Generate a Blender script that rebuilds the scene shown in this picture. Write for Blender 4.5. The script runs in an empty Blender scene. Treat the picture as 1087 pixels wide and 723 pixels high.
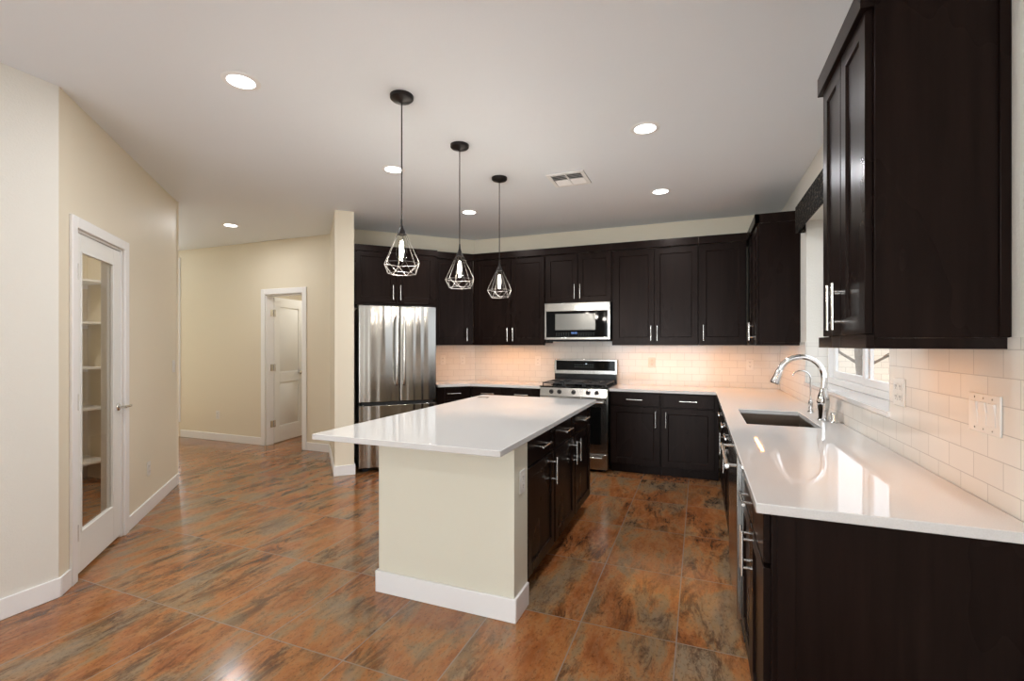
import bpy, bmesh, math, random
from mathutils import Vector, Matrix
random.seed(7)
C = bpy.context.scene.collection
SC = bpy.context.scene
R = math.radians
S = 2 ** -.5

# ---------------------------------------------------------------- camera, world, exposure
CAM_H = 1.365
cam_d = bpy.data.cameras.new('camera'); cam = bpy.data.objects.new('camera', cam_d); C.objects.link(cam)
cam.location = (0, 0, CAM_H); cam.rotation_euler = (R(90), 0, R(21.66))
cam_d.sensor_fit = 'HORIZONTAL'; cam_d.sensor_width = 36.0
cam_d.lens = 36.0 * 500.5 / 1087.0
cam_d.shift_y = (366.0 - 361.5) / 1087.0
cam_d.clip_start = .02; cam_d.clip_end = 200
SC.camera = cam
SC.view_settings.view_transform = 'Standard'; SC.view_settings.look = 'None'
SC.view_settings.gamma = 1; SC.view_settings.use_curve_mapping = False
SC.view_settings.exposure = 0.0
SC.cycles.use_denoising = True
SC.cycles.max_bounces = 10; SC.cycles.diffuse_bounces = 6; SC.cycles.glossy_bounces = 5
SC.cycles.transparent_max_bounces = 12; SC.cycles.caustics_reflective = False; SC.cycles.caustics_refractive = False
SC.cycles.sample_clamp_indirect = 6.0
w = bpy.data.worlds.new('sky'); SC.world = w; w.use_nodes = True
bgn = w.node_tree.nodes['Background']; bgn.inputs[0].default_value = (.86, .93, 1, 1); bgn.inputs[1].default_value = 2.2

RECESSED_W = 10.0
UNDER_W = .40       # watts per metre of strip
DAY_W = 116.0


def area_light(name, loc, rot, sx, sy, power, color, parent=None, shape='RECTANGLE'):
    l = bpy.data.lights.new(name, 'AREA'); l.shape = shape; l.size = sx
    if shape in ('RECTANGLE', 'ELLIPSE'): l.size_y = sy
    l.energy = power; l.color = color
    o = bpy.data.objects.new(name, l); C.objects.link(o); o.location = loc; o.rotation_euler = rot
    if parent: o.parent = parent
    return o


sun_d = bpy.data.lights.new('sun', 'SUN'); sun_d.energy = 2.0; sun_d.angle = R(.5); sun_d.color = (1, .95, .86)
sun = bpy.data.objects.new('sun', sun_d); C.objects.link(sun); sun.rotation_euler = (R(40), R(-18), R(0)); sun.location = (6, -6, 9)
# daylight arriving through the real openings of the rear and hall walls
area_light('rear_daylight', (-1.25, -4.75, 1.2), (R(90), 0, 0), 3.2, 2.2, DAY_W * 1.6, (.86, .94, 1))
area_light('hall_daylight', (-7.86, 5.05, 1.45), (R(-90), 0, 0), 1.15, 2.2, DAY_W * .45, (.86, .94, 1))
po_ = area_light('window_portal', (1.01, 3.49, 1.71), (0, R(90), 0), 1.25, 1.75, 1, (1, 1, 1)); po_.data.cycles.is_portal = True


# ---------------------------------------------------------------- materials
def nodes(m): return m.node_tree.nodes, m.node_tree.links


def base_mat(name, col, rough=.5, metal=0.0, spec=.5, coat=0.0):
    m = bpy.data.materials.new(name); m.use_nodes = True
    b = m.node_tree.nodes['Principled BSDF']
    b.inputs['Base Color'].default_value = (*col, 1); b.inputs['Roughness'].default_value = rough
    b.inputs['Metallic'].default_value = metal; b.inputs['Specular IOR Level'].default_value = spec
    b.inputs['Coat Weight'].default_value = coat
    return m


def coords(m, scale=(1, 1, 1), loc=(0, 0, 0)):
    n, l = nodes(m)
    tc = n.new('ShaderNodeTexCoord'); mp = n.new('ShaderNodeMapping')
    mp.inputs['Scale'].default_value = scale; mp.inputs['Location'].default_value = loc
    l.new(tc.outputs['Object'], mp.inputs['Vector'])
    return mp.outputs['Vector']


def noise(m, vec, scale, detail=3, rough=.5, dist=0):
    n, l = nodes(m); t = n.new('ShaderNodeTexNoise')
    t.inputs['Scale'].default_value = scale; t.inputs['Detail'].default_value = detail
    t.inputs['Roughness'].default_value = rough; t.inputs['Distortion'].default_value = dist
    l.new(vec, t.inputs['Vector'])
    return t.outputs['Fac']


def ramp(m, fac, stops):
    n, l = nodes(m); r = n.new('ShaderNodeValToRGB')
    e = r.color_ramp.elements
    while len(e) < len(stops): e.new(.5)
    for i, (p, c) in enumerate(stops):
        e[i].position = p; e[i].color = (*c, 1) if len(c) == 3 else c
    l.new(fac, r.inputs['Fac'])
    return r.outputs['Color']


def mix(m, fac, a, b, typ='MIX'):
    n, l = nodes(m); x = n.new('ShaderNodeMix'); x.data_type = 'RGBA'; x.blend_type = typ
    for sock, v in ((x.inputs[0], fac), (x.inputs[6], a), (x.inputs[7], b)):
        if isinstance(v, bpy.types.NodeSocket): l.new(v, sock)
        elif isinstance(v, (int, float)): sock.default_value = v
        else: sock.default_value = (*v, 1)
    return x.outputs[2]


def math_(m, op, a, b=None):
    n, l = nodes(m); x = n.new('ShaderNodeMath'); x.operation = op
    for i, v in enumerate((a, b)):
        if v is None: continue
        if isinstance(v, bpy.types.NodeSocket): l.new(v, x.inputs[i])
        else: x.inputs[i].default_value = v
    return x.outputs[0]


def bump(m, height, strength=.2, dist=.01):
    n, l = nodes(m); b = n.new('ShaderNodeBump')
    b.inputs['Strength'].default_value = strength; b.inputs['Distance'].default_value = dist
    l.new(height, b.inputs['Height']); l.new(b.outputs['Normal'], n['Principled BSDF'].inputs['Normal'])


def setin(m, name, sock):
    n, l = nodes(m); l.new(sock, n['Principled BSDF'].inputs[name])


def paint(name, col, rough=.6, amt=.25, scale=140):
    m = base_mat(name, col, rough, spec=.3); v = coords(m)
    bump(m, noise(m, v, scale, 4, .6), amt, .004)
    return m


WALL = paint('cream_wall_paint', (.74, .67, .535), .55)
WALL_L = paint('pale_wall_paint', (.71, .685, .625), .55, .4, 110)
ISL = paint('island_wall_paint', (.69, .665, .555), .55, .2)
CEIL = paint('ceiling_paint', (.77, .80, .835), .75, .12)
TRIM = base_mat('white_trim_paint', (.82, .81, .80), .35)
DOORW = base_mat('white_door_paint', (.80, .80, .77), .35)


def wood_mat():
    m = base_mat('espresso_wood', (.012, .007, .006), .30, spec=.10)
    m.node_tree.nodes['Principled BSDF'].inputs['Specular Tint'].default_value = (1, .84, .77, 1)
    v = coords(m, (38, 38, 2.2)); f = noise(m, v, 1.0, 5, .6)
    setin(m, 'Base Color', ramp(m, f, [(.3, (.0060, .0033, .0027)), (.7, (.0125, .0070, .0056))]))
    v2 = coords(m, (3, 3, 1.2)); g = noise(m, v2, 1.0, 3)
    setin(m, 'Roughness', math_(m, 'ADD', math_(m, 'MULTIPLY', g, .16), .20))
    bump(m, f, .05, .002)
    return m


WOOD = wood_mat()
WOODIN = base_mat('raw_cabinet_underside', (.12, .055, .03), .5)
NICKEL = base_mat('brushed_nickel', (.72, .70, .66), .26, 1.0)
CHROME = base_mat('chrome', (.75, .74, .73), .08, 1.0)
BLACK = base_mat('black_enamel', (.006, .006, .006), .22, spec=.25)
GRATE = base_mat('cast_iron', (.03, .03, .032), .45)
BGLASS = base_mat('black_glass', (.004, .004, .004), .04, spec=.08)
BRONZE = base_mat('dark_bronze', (.012, .009, .008), .35, .4)
CAGE = base_mat('cage_wire', (.13, .12, .11), .45, .7)
PLATE = base_mat('white_plastic', (.72, .695, .65), .35)
SLOT = base_mat('dark_slot', (.05, .05, .05), .6)
RUBBER = base_mat('dark_gap', (.012, .012, .012), .7)
SINKM = base_mat('sink_steel', (.30, .24, .19), .28, 1.0)


def steel_mat(name='stainless_steel', wave=.0, col=(.40, .385, .36)):
    m = base_mat(name, col, .22, 1.0)
    v = coords(m, (2, 2, 260)); f = noise(m, v, 1.0, 2)
    setin(m, 'Roughness', math_(m, 'ADD', math_(m, 'MULTIPLY', f, .10), .14))
    if wave:
        v2 = coords(m, (6.5, 6.5, .07)); g = noise(m, v2, 1.0, 1.5, .45)
        bump(m, g, wave, .05)
    return m


STEEL = steel_mat()
FSTEEL = steel_mat('fridge_steel', .8, (.36, .345, .32))


def quartz_mat():
    m = base_mat('white_quartz', (.80, .785, .765), .035, spec=.75)
    v = coords(m); f = noise(m, v, 300, 2)
    setin(m, 'Base Color', ramp(m, f, [(.35, (.62, .605, .585)), (.6, (.655, .64, .625))]))
    return m


QUARTZ = quartz_mat()


def tile_mat():
    m = base_mat('white_subway_tile', (.82, .80, .76), .14)
    n, l = nodes(m)
    tc = n.new('ShaderNodeTexCoord'); sp = n.new('ShaderNodeSeparateXYZ'); cb = n.new('ShaderNodeCombineXYZ')
    l.new(tc.outputs['Object'], sp.inputs[0]); l.new(sp.outputs['X'], cb.inputs['X']); l.new(sp.outputs['Z'], cb.inputs['Y'])
    b = n.new('ShaderNodeTexBrick'); l.new(cb.outputs[0], b.inputs['Vector'])
    b.offset = .5; b.squash = 1
    b.inputs['Scale'].default_value = 1; b.inputs['Brick Width'].default_value = .1545; b.inputs['Row Height'].default_value = .0795
    b.inputs['Mortar Size'].default_value = .0016; b.inputs['Mortar Smooth'].default_value = .25; b.inputs['Bias'].default_value = 0
    b.inputs['Color1'].default_value = (.715, .68, .622, 1); b.inputs['Color2'].default_value = (.69, .655, .598, 1)
    b.inputs['Mortar'].default_value = (.50, .47, .43, 1)
    l.new(b.outputs['Color'], n['Principled BSDF'].inputs['Base Color'])
    inv = math_(m, 'SUBTRACT', 1.0, b.outputs['Fac'])
    wob = noise(m, tc.outputs['Object'], 9, 1)
    bump(m, math_(m, 'ADD', inv, math_(m, 'MULTIPLY', wob, .5)), .35, .003)
    return m


TILE = tile_mat()


def floor_mat():
    m = base_mat('rust_slate_tile', (.3, .12, .05), .2, spec=.55)
    n, l = nodes(m)
    TW, TH = .4445, .661
    tc = n.new('ShaderNodeTexCoord'); mp = n.new('ShaderNodeMapping'); l.new(tc.outputs['Object'], mp.inputs['Vector'])
    mp.inputs['Location'].default_value = (.098 + TW * 30, -2.285 + TH * 30, 0)
    b = n.new('ShaderNodeTexBrick'); l.new(mp.outputs[0], b.inputs['Vector']); b.offset = 0; b.squash = 1
    b.inputs['Scale'].default_value = 1; b.inputs['Brick Width'].default_value = TW; b.inputs['Row Height'].default_value = TH
    b.inputs['Mortar Size'].default_value = .0030; b.inputs['Mortar Smooth'].default_value = .1
    sp = n.new('ShaderNodeSeparateXYZ'); l.new(mp.outputs[0], sp.inputs[0])
    fx = math_(m, 'FLOOR', math_(m, 'DIVIDE', sp.outputs['X'], TW)); fy = math_(m, 'FLOOR', math_(m, 'DIVIDE', sp.outputs['Y'], TH))
    cb = n.new('ShaderNodeCombineXYZ'); l.new(fx, cb.inputs['X']); l.new(fy, cb.inputs['Y'])
    wn = n.new('ShaderNodeTexWhiteNoise'); wn.noise_dimensions = '3D'; l.new(cb.outputs[0], wn.inputs['Vector'])
    off = n.new('ShaderNodeVectorMath'); off.operation = 'SCALE'; l.new(wn.outputs['Color'], off.inputs[0]); off.inputs['Scale'].default_value = 30
    add = n.new('ShaderNodeVectorMath'); add.operation = 'ADD'; l.new(mp.outputs[0], add.inputs[0]); l.new(off.outputs[0], add.inputs[1])

    def stretched(s):
        mm = n.new('ShaderNodeMapping'); mm.inputs['Scale'].default_value = s; l.new(add.outputs[0], mm.inputs['Vector']); return mm.outputs[0]
    big = noise(m, stretched((4.4, 1.7, 1)), 1.0, 6, .66, .35)      # rust against grey, in drifts along the tile
    fine = noise(m, stretched((30, 9.0, 1)), 1.0, 8, .70, .3)        # mottling
    dark = noise(m, stretched((11, 3.4, 1)), 1.0, 11, .80, .5)       # dark streaks
    clus = noise(m, stretched((3.2, 1.5, 1)), 1.0, 3, .5)            # where the streaks gather
    spk = noise(m, stretched((75, 45, 1)), 1.0, 4, .75)
    c = ramp(m, big, [(.36, (.240, .172, .108)), (.44, (.275, .168, .084)), (.51, (.370, .150, .048)), (.60, (.300, .100, .030)), (.72, (.210, .068, .022))])
    c = mix(m, math_(m, 'MULTIPLY', ramp(m, fine, [(.46, (0, 0, 0)), (.64, (1, 1, 1))]), .45), c, (.37, .195, .090))
    msk = math_(m, 'MULTIPLY', ramp(m, dark, [(.47, (0, 0, 0)), (.58, (1, 1, 1))]), ramp(m, clus, [(.38, (.12, .12, .12)), (.58, (1, 1, 1))]))
    c = mix(m, math_(m, 'MULTIPLY', msk, .80), c, (.056, .023, .011))
    c = mix(m, math_(m, 'MULTIPLY', ramp(m, spk, [(.54, (0, 0, 0)), (.66, (1, 1, 1))]), .50), c, (.040, .018, .010))
    c = mix(m, b.outputs['Fac'], c, (.27, .20, .15))
    setin(m, 'Base Color', c)
    setin(m, 'Roughness', math_(m, 'ADD', math_(m, 'MULTIPLY', fine, .12), .10))
    bump(m, math_(m, 'SUBTRACT', math_(m, 'MULTIPLY', fine, .25), b.outputs['Fac']), .12, .003)
    return m


FLOOR = floor_mat()


def glass_mat(name, tint=(1, 1, 1), ior=1.45, gl=1.0):
    m = bpy.data.materials.new(name); m.use_nodes = True; n, l = nodes(m)
    n.remove(n['Principled BSDF']); out = n['Material Output']
    t = n.new('ShaderNodeBsdfTransparent'); t.inputs[0].default_value = (*tint, 1)
    g = n.new('ShaderNodeBsdfGlossy'); g.inputs['Roughness'].default_value = .01
    f = n.new('ShaderNodeFresnel'); f.inputs['IOR'].default_value = ior
    ge = n.new('ShaderNodeNewGeometry')
    fac = math_(m, 'MULTIPLY', f.outputs[0], math_(m, 'SUBTRACT', 1.0, ge.outputs['Backfacing']))
    mx = n.new('ShaderNodeMixShader'); l.new(fac, mx.inputs[0]); l.new(t.outputs[0], mx.inputs[1]); l.new(g.outputs[0], mx.inputs[2])
    l.new(mx.outputs[0], out.inputs['Surface'])
    return m


GLASS = glass_mat('window_glass')
BULBG = glass_mat('bulb_glass', (.93, .92, .88), 1.3)


def emis(name, col, strength):
    m = bpy.data.materials.new(name); m.use_nodes = True; n, l = nodes(m)
    n.remove(n['Principled BSDF']); e = n.new('ShaderNodeEmission')
    e.inputs[0].default_value = (*col, 1); e.inputs[1].default_value = strength
    l.new(e.outputs[0], n['Material Output'].inputs['Surface'])
    return m


LENS = emis('lit_lens', (1, .97, .94), 9)
FILA = emis('lit_filament', (1, .95, .86), 28)
LED = emis('lit_led_strip', (1, .60, .32), 3)
DIGIT = emis('lit_digits', (.25, .45, 1), 1.3)
KEYS = emis('panel_keys', (.55, .6, .55), .25)


def valance_mat():
    m = base_mat('dark_beaded_fabric', (.02, .018, .016), .6, spec=.12)
    v = coords(m); n, l = nodes(m); t = n.new('ShaderNodeTexVoronoi'); t.inputs['Scale'].default_value = 48; l.new(v, t.inputs['Vector'])
    setin(m, 'Base Color', ramp(m, t.outputs['Distance'], [(.12, (.16, .13, .095)), (.42, (.004, .003, .003))]))
    bump(m, t.outputs['Distance'], .8, .01)
    return m


VAL = valance_mat()


# ---------------------------------------------------------------- mesh building
class MB:
    def __init__(s): s.v = []; s.f = []

    def add(s, vs, fs, M=None):
        k = len(s.v)
        s.v += [tuple(M @ Vector(p)) if M else tuple(p) for p in vs]
        s.f += [tuple(i + k for i in q) for q in fs]
        return s

    def box(s, x0, x1, y0, y1, z0, z1, M=None):
        vs = [(x0, y0, z0), (x1, y0, z0), (x1, y1, z0), (x0, y1, z0), (x0, y0, z1), (x1, y0, z1), (x1, y1, z1), (x0, y1, z1)]
        return s.add(vs, [(0, 3, 2, 1), (4, 5, 6, 7), (0, 1, 5, 4), (1, 2, 6, 5), (2, 3, 7, 6), (3, 0, 4, 7)], M)

    def prism(s, pts, z0, z1, M=None):          # pts counter-clockwise in plan
        n = len(pts)
        vs = [(x, y, z0) for x, y in pts] + [(x, y, z1) for x, y in pts]
        return s.add(vs, [tuple(reversed(range(n))), tuple(range(n, 2 * n))] + [(i, (i + 1) % n, n + (i + 1) % n, n + i) for i in range(n)], M)

    def extrude_x(s, prof, x0, x1, M=None):     # prof in (y, z)
        n = len(prof)
        vs = [(x0, y, z) for y, z in prof] + [(x1, y, z) for y, z in prof]
        return s.add(vs, [tuple(range(n)), tuple(reversed(range(n, 2 * n)))] + [(i, n + i, n + (i + 1) % n, (i + 1) % n) for i in range(n)], M)

    def rod(s, a, b, r, seg=12, r2=None):
        a = Vector(a); b = Vector(b); d = (b - a).normalized()
        u = d.orthogonal().normalized(); w_ = d.cross(u); r2 = r if r2 is None else r2
        vs = []
        for p, rr in ((a, r), (b, r2)):
            for i in range(seg):
                t = 2 * math.pi * i / seg; vs.append(p + (u * math.cos(t) + w_ * math.sin(t)) * rr)
        return s.add(vs, [tuple(reversed(range(seg))), tuple(range(seg, 2 * seg))] + [(i, (i + 1) % seg, seg + (i + 1) % seg, seg + i) for i in range(seg)])

    def tube(s, path, rad, seg=14):
        P = [Vector(p) for p in path]; n = len(P)
        rs = rad if isinstance(rad, (list, tuple)) else [rad] * n
        u = None; vs = []
        for i in range(n):
            d = (P[min(i + 1, n - 1)] - P[max(i - 1, 0)]).normalized()
            u = d.orthogonal().normalized() if u is None else (u - d * u.dot(d)).normalized()
            w_ = d.cross(u)
            for k in range(seg):
                t = 2 * math.pi * k / seg; vs.append(P[i] + (u * math.cos(t) + w_ * math.sin(t)) * rs[i])
        fs = [tuple(reversed(range(seg))), tuple(range((n - 1) * seg, n * seg))]
        for i in range(n - 1):
            for k in range(seg):
                k2 = (k + 1) % seg; fs.append((i * seg + k, i * seg + k2, (i + 1) * seg + k2, (i + 1) * seg + k))
        return s.add(vs, fs)

    def lathe(s, prof, c=(0, 0, 0), seg=24, M=None):   # prof (r, z) bottom to top
        vs = []; n = len(prof)
        for r, z in prof:
            for k in range(seg):
                t = 2 * math.pi * k / seg; vs.append((c[0] + r * math.cos(t), c[1] + r * math.sin(t), c[2] + z))
        fs = [tuple(reversed(range(seg))), tuple(range((n - 1) * seg, n * seg))]
        for i in range(n - 1):
            for k in range(seg):
                k2 = (k + 1) % seg; fs.append((i * seg + k, i * seg + k2, (i + 1) * seg + k2, (i + 1) * seg + k))
        return s.add(vs, fs, M)

    def cells(s, xs, ys, keep, z0, z1):         # slab made of grid cells, one closed skin
        bm = {}
        def vid(i, j, t):
            if (i, j, t) not in bm:
                bm[(i, j, t)] = len(s.v); s.v.append((xs[i], ys[j], (z0, z1)[t]))
            return bm[(i, j, t)]
        nx, ny = len(xs) - 1, len(ys) - 1
        K = lambda i, j: 0 <= i < nx and 0 <= j < ny and keep(i, j)
        for i in range(nx):
            for j in range(ny):
                if not K(i, j): continue
                s.f.append((vid(i, j, 1), vid(i + 1, j, 1), vid(i + 1, j + 1, 1), vid(i, j + 1, 1)))
                s.f.append((vid(i, j, 0), vid(i, j + 1, 0), vid(i + 1, j + 1, 0), vid(i + 1, j, 0)))
                for a, b, di, dj in (((i, j), (i + 1, j), 0, -1), ((i + 1, j), (i + 1, j + 1), 1, 0), ((i + 1, j + 1), (i, j + 1), 0, 1), ((i, j + 1), (i, j), -1, 0)):
                    if not K(i + di, j + dj):
                        s.f.append((vid(*a, 0), vid(*b, 0), vid(*b, 1), vid(*a, 1)))
        return s

    def build(s, name, mat, parent=None, bevel=0, loc=None, rz=0, smooth=True, seg=2):
        me = bpy.data.meshes.new(name); me.from_pydata(s.v, [], s.f); me.update()
        me.materials.append(mat)
        if smooth:
            me.polygons.foreach_set('use_smooth', [True] * len(me.polygons))
            me.set_sharp_from_angle(angle=R(35))
        o = bpy.data.objects.new(name, me); C.objects.link(o)
        if parent: o.parent = parent
        if loc is not None: o.location = loc; o.rotation_euler = (0, 0, rz)
        if bevel:
            b = o.modifiers.new('bevel', 'BEVEL'); b.width = bevel; b.segments = seg; b.limit_method = 'ANGLE'; b.angle_limit = R(40)
        return o


def tag(o, label, cat, group=None):
    o['label'] = label; o['category'] = cat
    if group: o['group'] = group
    return o


def thing(name, label, cat, loc=(0, 0, 0), rz=0, group=None):
    o = bpy.data.objects.new(name, None); C.objects.link(o); o.location = loc; o.rotation_euler = (0, 0, rz); o.empty_display_size = .1
    return tag(o, label, cat, group)


def struct(o): o['kind'] = 'structure'; return o


def kids(o): return [c for c in C.objects if c.parent == o]


def copy_tree(o, parent=None):
    c = o.copy(); C.objects.link(c)
    if parent: c.parent = parent
    for ch in kids(o): copy_tree(ch, c)
    return c


def dpos(d1, d2): return ((d1 - d2) * S, (d1 + d2) * S)      # along / across the diagonal walls


# ---------------------------------------------------------------- room shell
H = 2.765
XR, YB, XL, D2W, YH = .80, 5.685, -3.223, 6.00, 4.70
struct(MB().box(-9.2, 1.02, -4.7, 7.0, -.1, 0).build('floor', FLOOR))
struct(MB().box(-9.2, 1.02, -4.7, 7.0, H, H + .1).build('ceiling', CEIL))

# right wall with the window opening
WY0, WY1, WZ0, WZ1 = 2.59, 4.394, 1.065, 2.36
m = MB()
m.box(XR, XR + .2, -4.7, WY0, 0, H); m.box(XR, XR + .2, WY1, YB + .15, 0, H)
m.box(XR, XR + .2, WY0, WY1, 0, WZ0 - .025); m.box(XR, XR + .2, WY0, WY1, WZ1, H)
struct(m.build('wall_right', WALL_L))
struct(MB().prism([(XR, YB), (XR, YB + .15), (-2.80 - .06, YB + .15), (-2.80, YB)], 0, H).build('wall_back', WALL))
a = dpos(.44, D2W); b = (YB - D2W / S, YB)
nb = (-S * .12, S * .12)
struct(MB().prism([a, b, (b[0] + nb[0], b[1] + nb[1]), (a[0] + nb[0], a[1] + nb[1])], 0, H).build('wall_diagonal', WALL))
p1, p2, p3 = dpos(.25, 5.22), dpos(.44, 5.22), dpos(.44, 6.12)
struct(MB().prism([p1, p2, p3, (.25 / S - YH, YH)], 0, H).build('wall_wing', WALL))
# hall wall with bathroom door opening and tall window
DX0, DX1, DZ = -5.454, -4.796, 2.04
m = MB()
m.box(-9.2, -8.45, YH, YH + .12, 0, H); m.box(-8.45, -7.26, YH, YH + .12, 0, .3); m.box(-8.45, -7.26, YH, YH + .12, 2.6, H)
m.box(-7.26, DX0, YH, YH + .12, 0, H); m.box(DX0, DX1, YH, YH + .12, DZ, H); m.box(DX1, .25 / S - YH + .05, YH, YH + .12, 0, H)
struct(m.build('wall_hall', WALL))
struct(MB().box(-9.2, -9.08, 3.0, YH, 0, H).build('wall_hall_end', WALL))
# bathroom behind the hall door
m = MB(); m.box(-6.5, -6.38, 4.82, 6.9, 0, H); m.box(-4.62, -4.5, 4.82, 6.9, 0, H); m.box(-6.38, -4.62, 6.78, 6.9, 0, H)
struct(m.build('wall_bathroom', WALL))
# left wall, pantry wall with the pantry door opening
u0, u1 = .172, .872           # pantry door opening along the diagonal
QA = R(133.48)
QM = Matrix.Translation((-3.223, 1.467, 0)) @ Matrix.Rotation(QA, 4, 'Z')
def qpos(u): p_ = QM @ Vector((u, 0, 0)); return p_.x, p_.y
#   # local x = along, local y = into pantry
ue = 2.237
uc = 0.0
m = MB()
m.box(uc, u0, 0, .12, 0, H, QM); m.box(u1, ue, 0, .12, 0, H, QM); m.box(u0, u1, 0, .12, 2.04, H, QM)
struct(m.build('wall_pantry', WALL))
yc = 1.467
struct(MB().prism([(XL, -4.7), (XL, yc), (XL - .095, yc - .03), (XL - .12, -4.7)], 0, H).build('wall_left', WALL_L))
e0 = qpos(ue)
m = MB(); m.box(-9.2, e0[0] + .02, e0[1] - .17, e0[1] - .002, 0, H); m.box(-6.02, -5.9, .7, e0[1] - .17, 0, H); m.box(-5.9, XL - .13, .7, .82, 0, H)
struct(m.build('wall_pantry_inner', WALL))
# rear wall, with the wide glazed opening the daylight enters by
m = MB()
m.box(XL - .12, -2.85, -4.7, -4.55, 0, H); m.box(.35, XR, -4.7, -4.55, 0, H); m.box(-2.85, .35, -4.7, -4.55, 2.3, H)
struct(m.build('wall_rear', WALL))
m = MB()
for x in (-2.85, -1.80, -.75, .29): m.box(x, x + .06, -4.66, -4.60, 0, 2.3)
m.box(-2.79, .29, -4.66, -4.60, 2.24, 2.3); m.box(-2.79, .29, -4.66, -4.60, 0, .06)
struct(m.build('window_2', TRIM))

# baseboards
BB = .105
def bbox_(m_, x0, x1, y0, y1, M=None):
    m_.box(x0, x1, y0, y1, 0, BB, M)
m = MB(); bbox_(m, XL, XL + .014, -4.5, yc + .004); struct(m.build('baseboard_left', TRIM, bevel=.004))
m = MB(); bbox_(m, uc - .002, u0 - .065, -.014, 0, QM); bbox_(m, u1 + .075, ue, -.014, 0, QM); struct(m.build('baseboard_pantry', TRIM, bevel=.004))
m = MB(); bbox_(m, -7.16, DX0 - .072, YH - .014, YH); bbox_(m, DX1 + .072, .25 / S - YH - .006, YH - .014, YH); struct(m.build('baseboard_hall', TRIM, bevel=.004))
WM = Matrix.Rotation(R(45), 4, 'Z')   # local x = D1, local y = D2
m = MB(); m.box(.236, .4535, 5.206, 5.22, 0, BB, WM); m.box(.236, .25, 5.22, 6.34, 0, BB, WM); m.box(.44, .4535, 5.22, 5.32, 0, BB, WM)
struct(m.build('baseboard_wing', TRIM, bevel=.004))

# casings
m = MB()
for x0, x1 in ((u0 - .064, u0), (u1, u1 + .075)): m.box(x0, x1, -.018, 0, 0, 2.04 + .065, QM)
m.box(u0, u1, -.018, 0, 2.04, 2.105, QM)
m.box(u0, u0 + .014, 0, .12, 0, 2.04, QM); m.box(u1 - .014, u1, 0, .12, 0, 2.04, QM); m.box(u0 + .014, u1 - .014, 0, .12, 2.026, 2.04, QM)
struct(m.build('trim_1', TRIM, bevel=.004))
m = MB()
m.box(DX0 - .07, DX0, YH - .018, YH, 0, DZ + .075); m.box(DX1, DX1 + .07, YH - .018, YH, 0, DZ + .075); m.box(DX0, DX1, YH - .018, YH, DZ, DZ + .075)
m.box(DX0, DX0 + .015, YH, YH + .12, 0, DZ); m.box(DX1 - .015, DX1, YH, YH + .12, 0, DZ); m.box(DX0 + .015, DX1 - .015, YH, YH + .12, DZ - .015, DZ)
struct(m.build('trim_2', TRIM, bevel=.004))
m = MB(); m.box(-7.26, -7.17, YH - .018, YH, .22, 2.66); m.box(-8.54, -8.45, YH - .018, YH, .22, 2.66); m.box(-8.45, -7.26, YH - .018, YH, 2.6, 2.66); m.box(-8.45, -7.26, YH - .03, YH, .22, .30)
wh = struct(m.build('window_3', TRIM, bevel=.003))
m = MB(); m.box(-8.45, -7.26, YH + .05, YH + .056, .3, 2.6); m.build('pane', GLASS, wh)


def lever(parent, x, z, yf, sgn, name='handle'):
    g = MB(); g.lathe([(.026, 0), (.027, .006), (.022, .012), (.010, .016), (.010, .045)], seg=20,
                      M=Matrix.Translation((x, yf, z)) @ Matrix.Rotation(R(90), 4, 'X'))
    g.tube([(x, yf - .042, z), (x + sgn * .03, yf - .047, z), (x + sgn * .07, yf - .047, z - .002), (x + sgn * .115, yf - .040, z - .004)], [.010, .0085, .008, .0095], 10)
    return g.build(name, NICKEL, parent)


def hinge_set(parent, x, zs, yf):
    for z in zs:
        g = MB(); g.rod((x + .004, yf - .006, z - .048), (x + .004, yf - .006, z + .048), .008, 10); g.box(x - .002, x + .028, yf - .0025, yf - .0003, z - .045, z + .045)
        for q in (-.016, .016): g.rod((x, yf - .006, z + q - .001), (x, yf - .006, z + q + .001), .0085, 10)
        g.build('hinge', NICKEL, parent)


# pantry door, glazed (door_1), slab from local x 0..W, front at y=0
def frame_rect(g, x0, x1, z0, z1, ix0, ix1, iz0, iz1, y0, y1):
    g.box(x0, ix0, y0, y1, z0, z1); g.box(ix1, x1, y0, y1, z0, z1); g.box(ix0, ix1, y0, y1, z0, iz0); g.box(ix0, ix1, y0, y1, iz1, z1)


dp = bpy.data.objects.new('door_1', None); C.objects.link(dp); struct(dp)
dp.matrix_world = QM @ Matrix.Translation((u0 + .017, .004, 0))
PW = u1 - u0 - .034
g = MB(); frame_rect(g, 0, PW, .02, 2.02, .072, PW - .127, .25, 1.92, 0, .036); g.build('frame', DOORW, dp, bevel=.003)
g = MB()
frame_rect(g, .072, PW - .127, .25, 1.92, .082, PW - .137, .26, 1.91, -.004, .014); g.build('glazing_bead', DOORW, dp, bevel=.003)
MB().box(.0725, PW - .1275, .016, .022, .2505, 1.9195).build('pane', GLASS, dp)
lever(dp, PW - .058, .93, 0, 1)
hinge_set(dp, .001, (1.79, 1.03, .27), 0)

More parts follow.
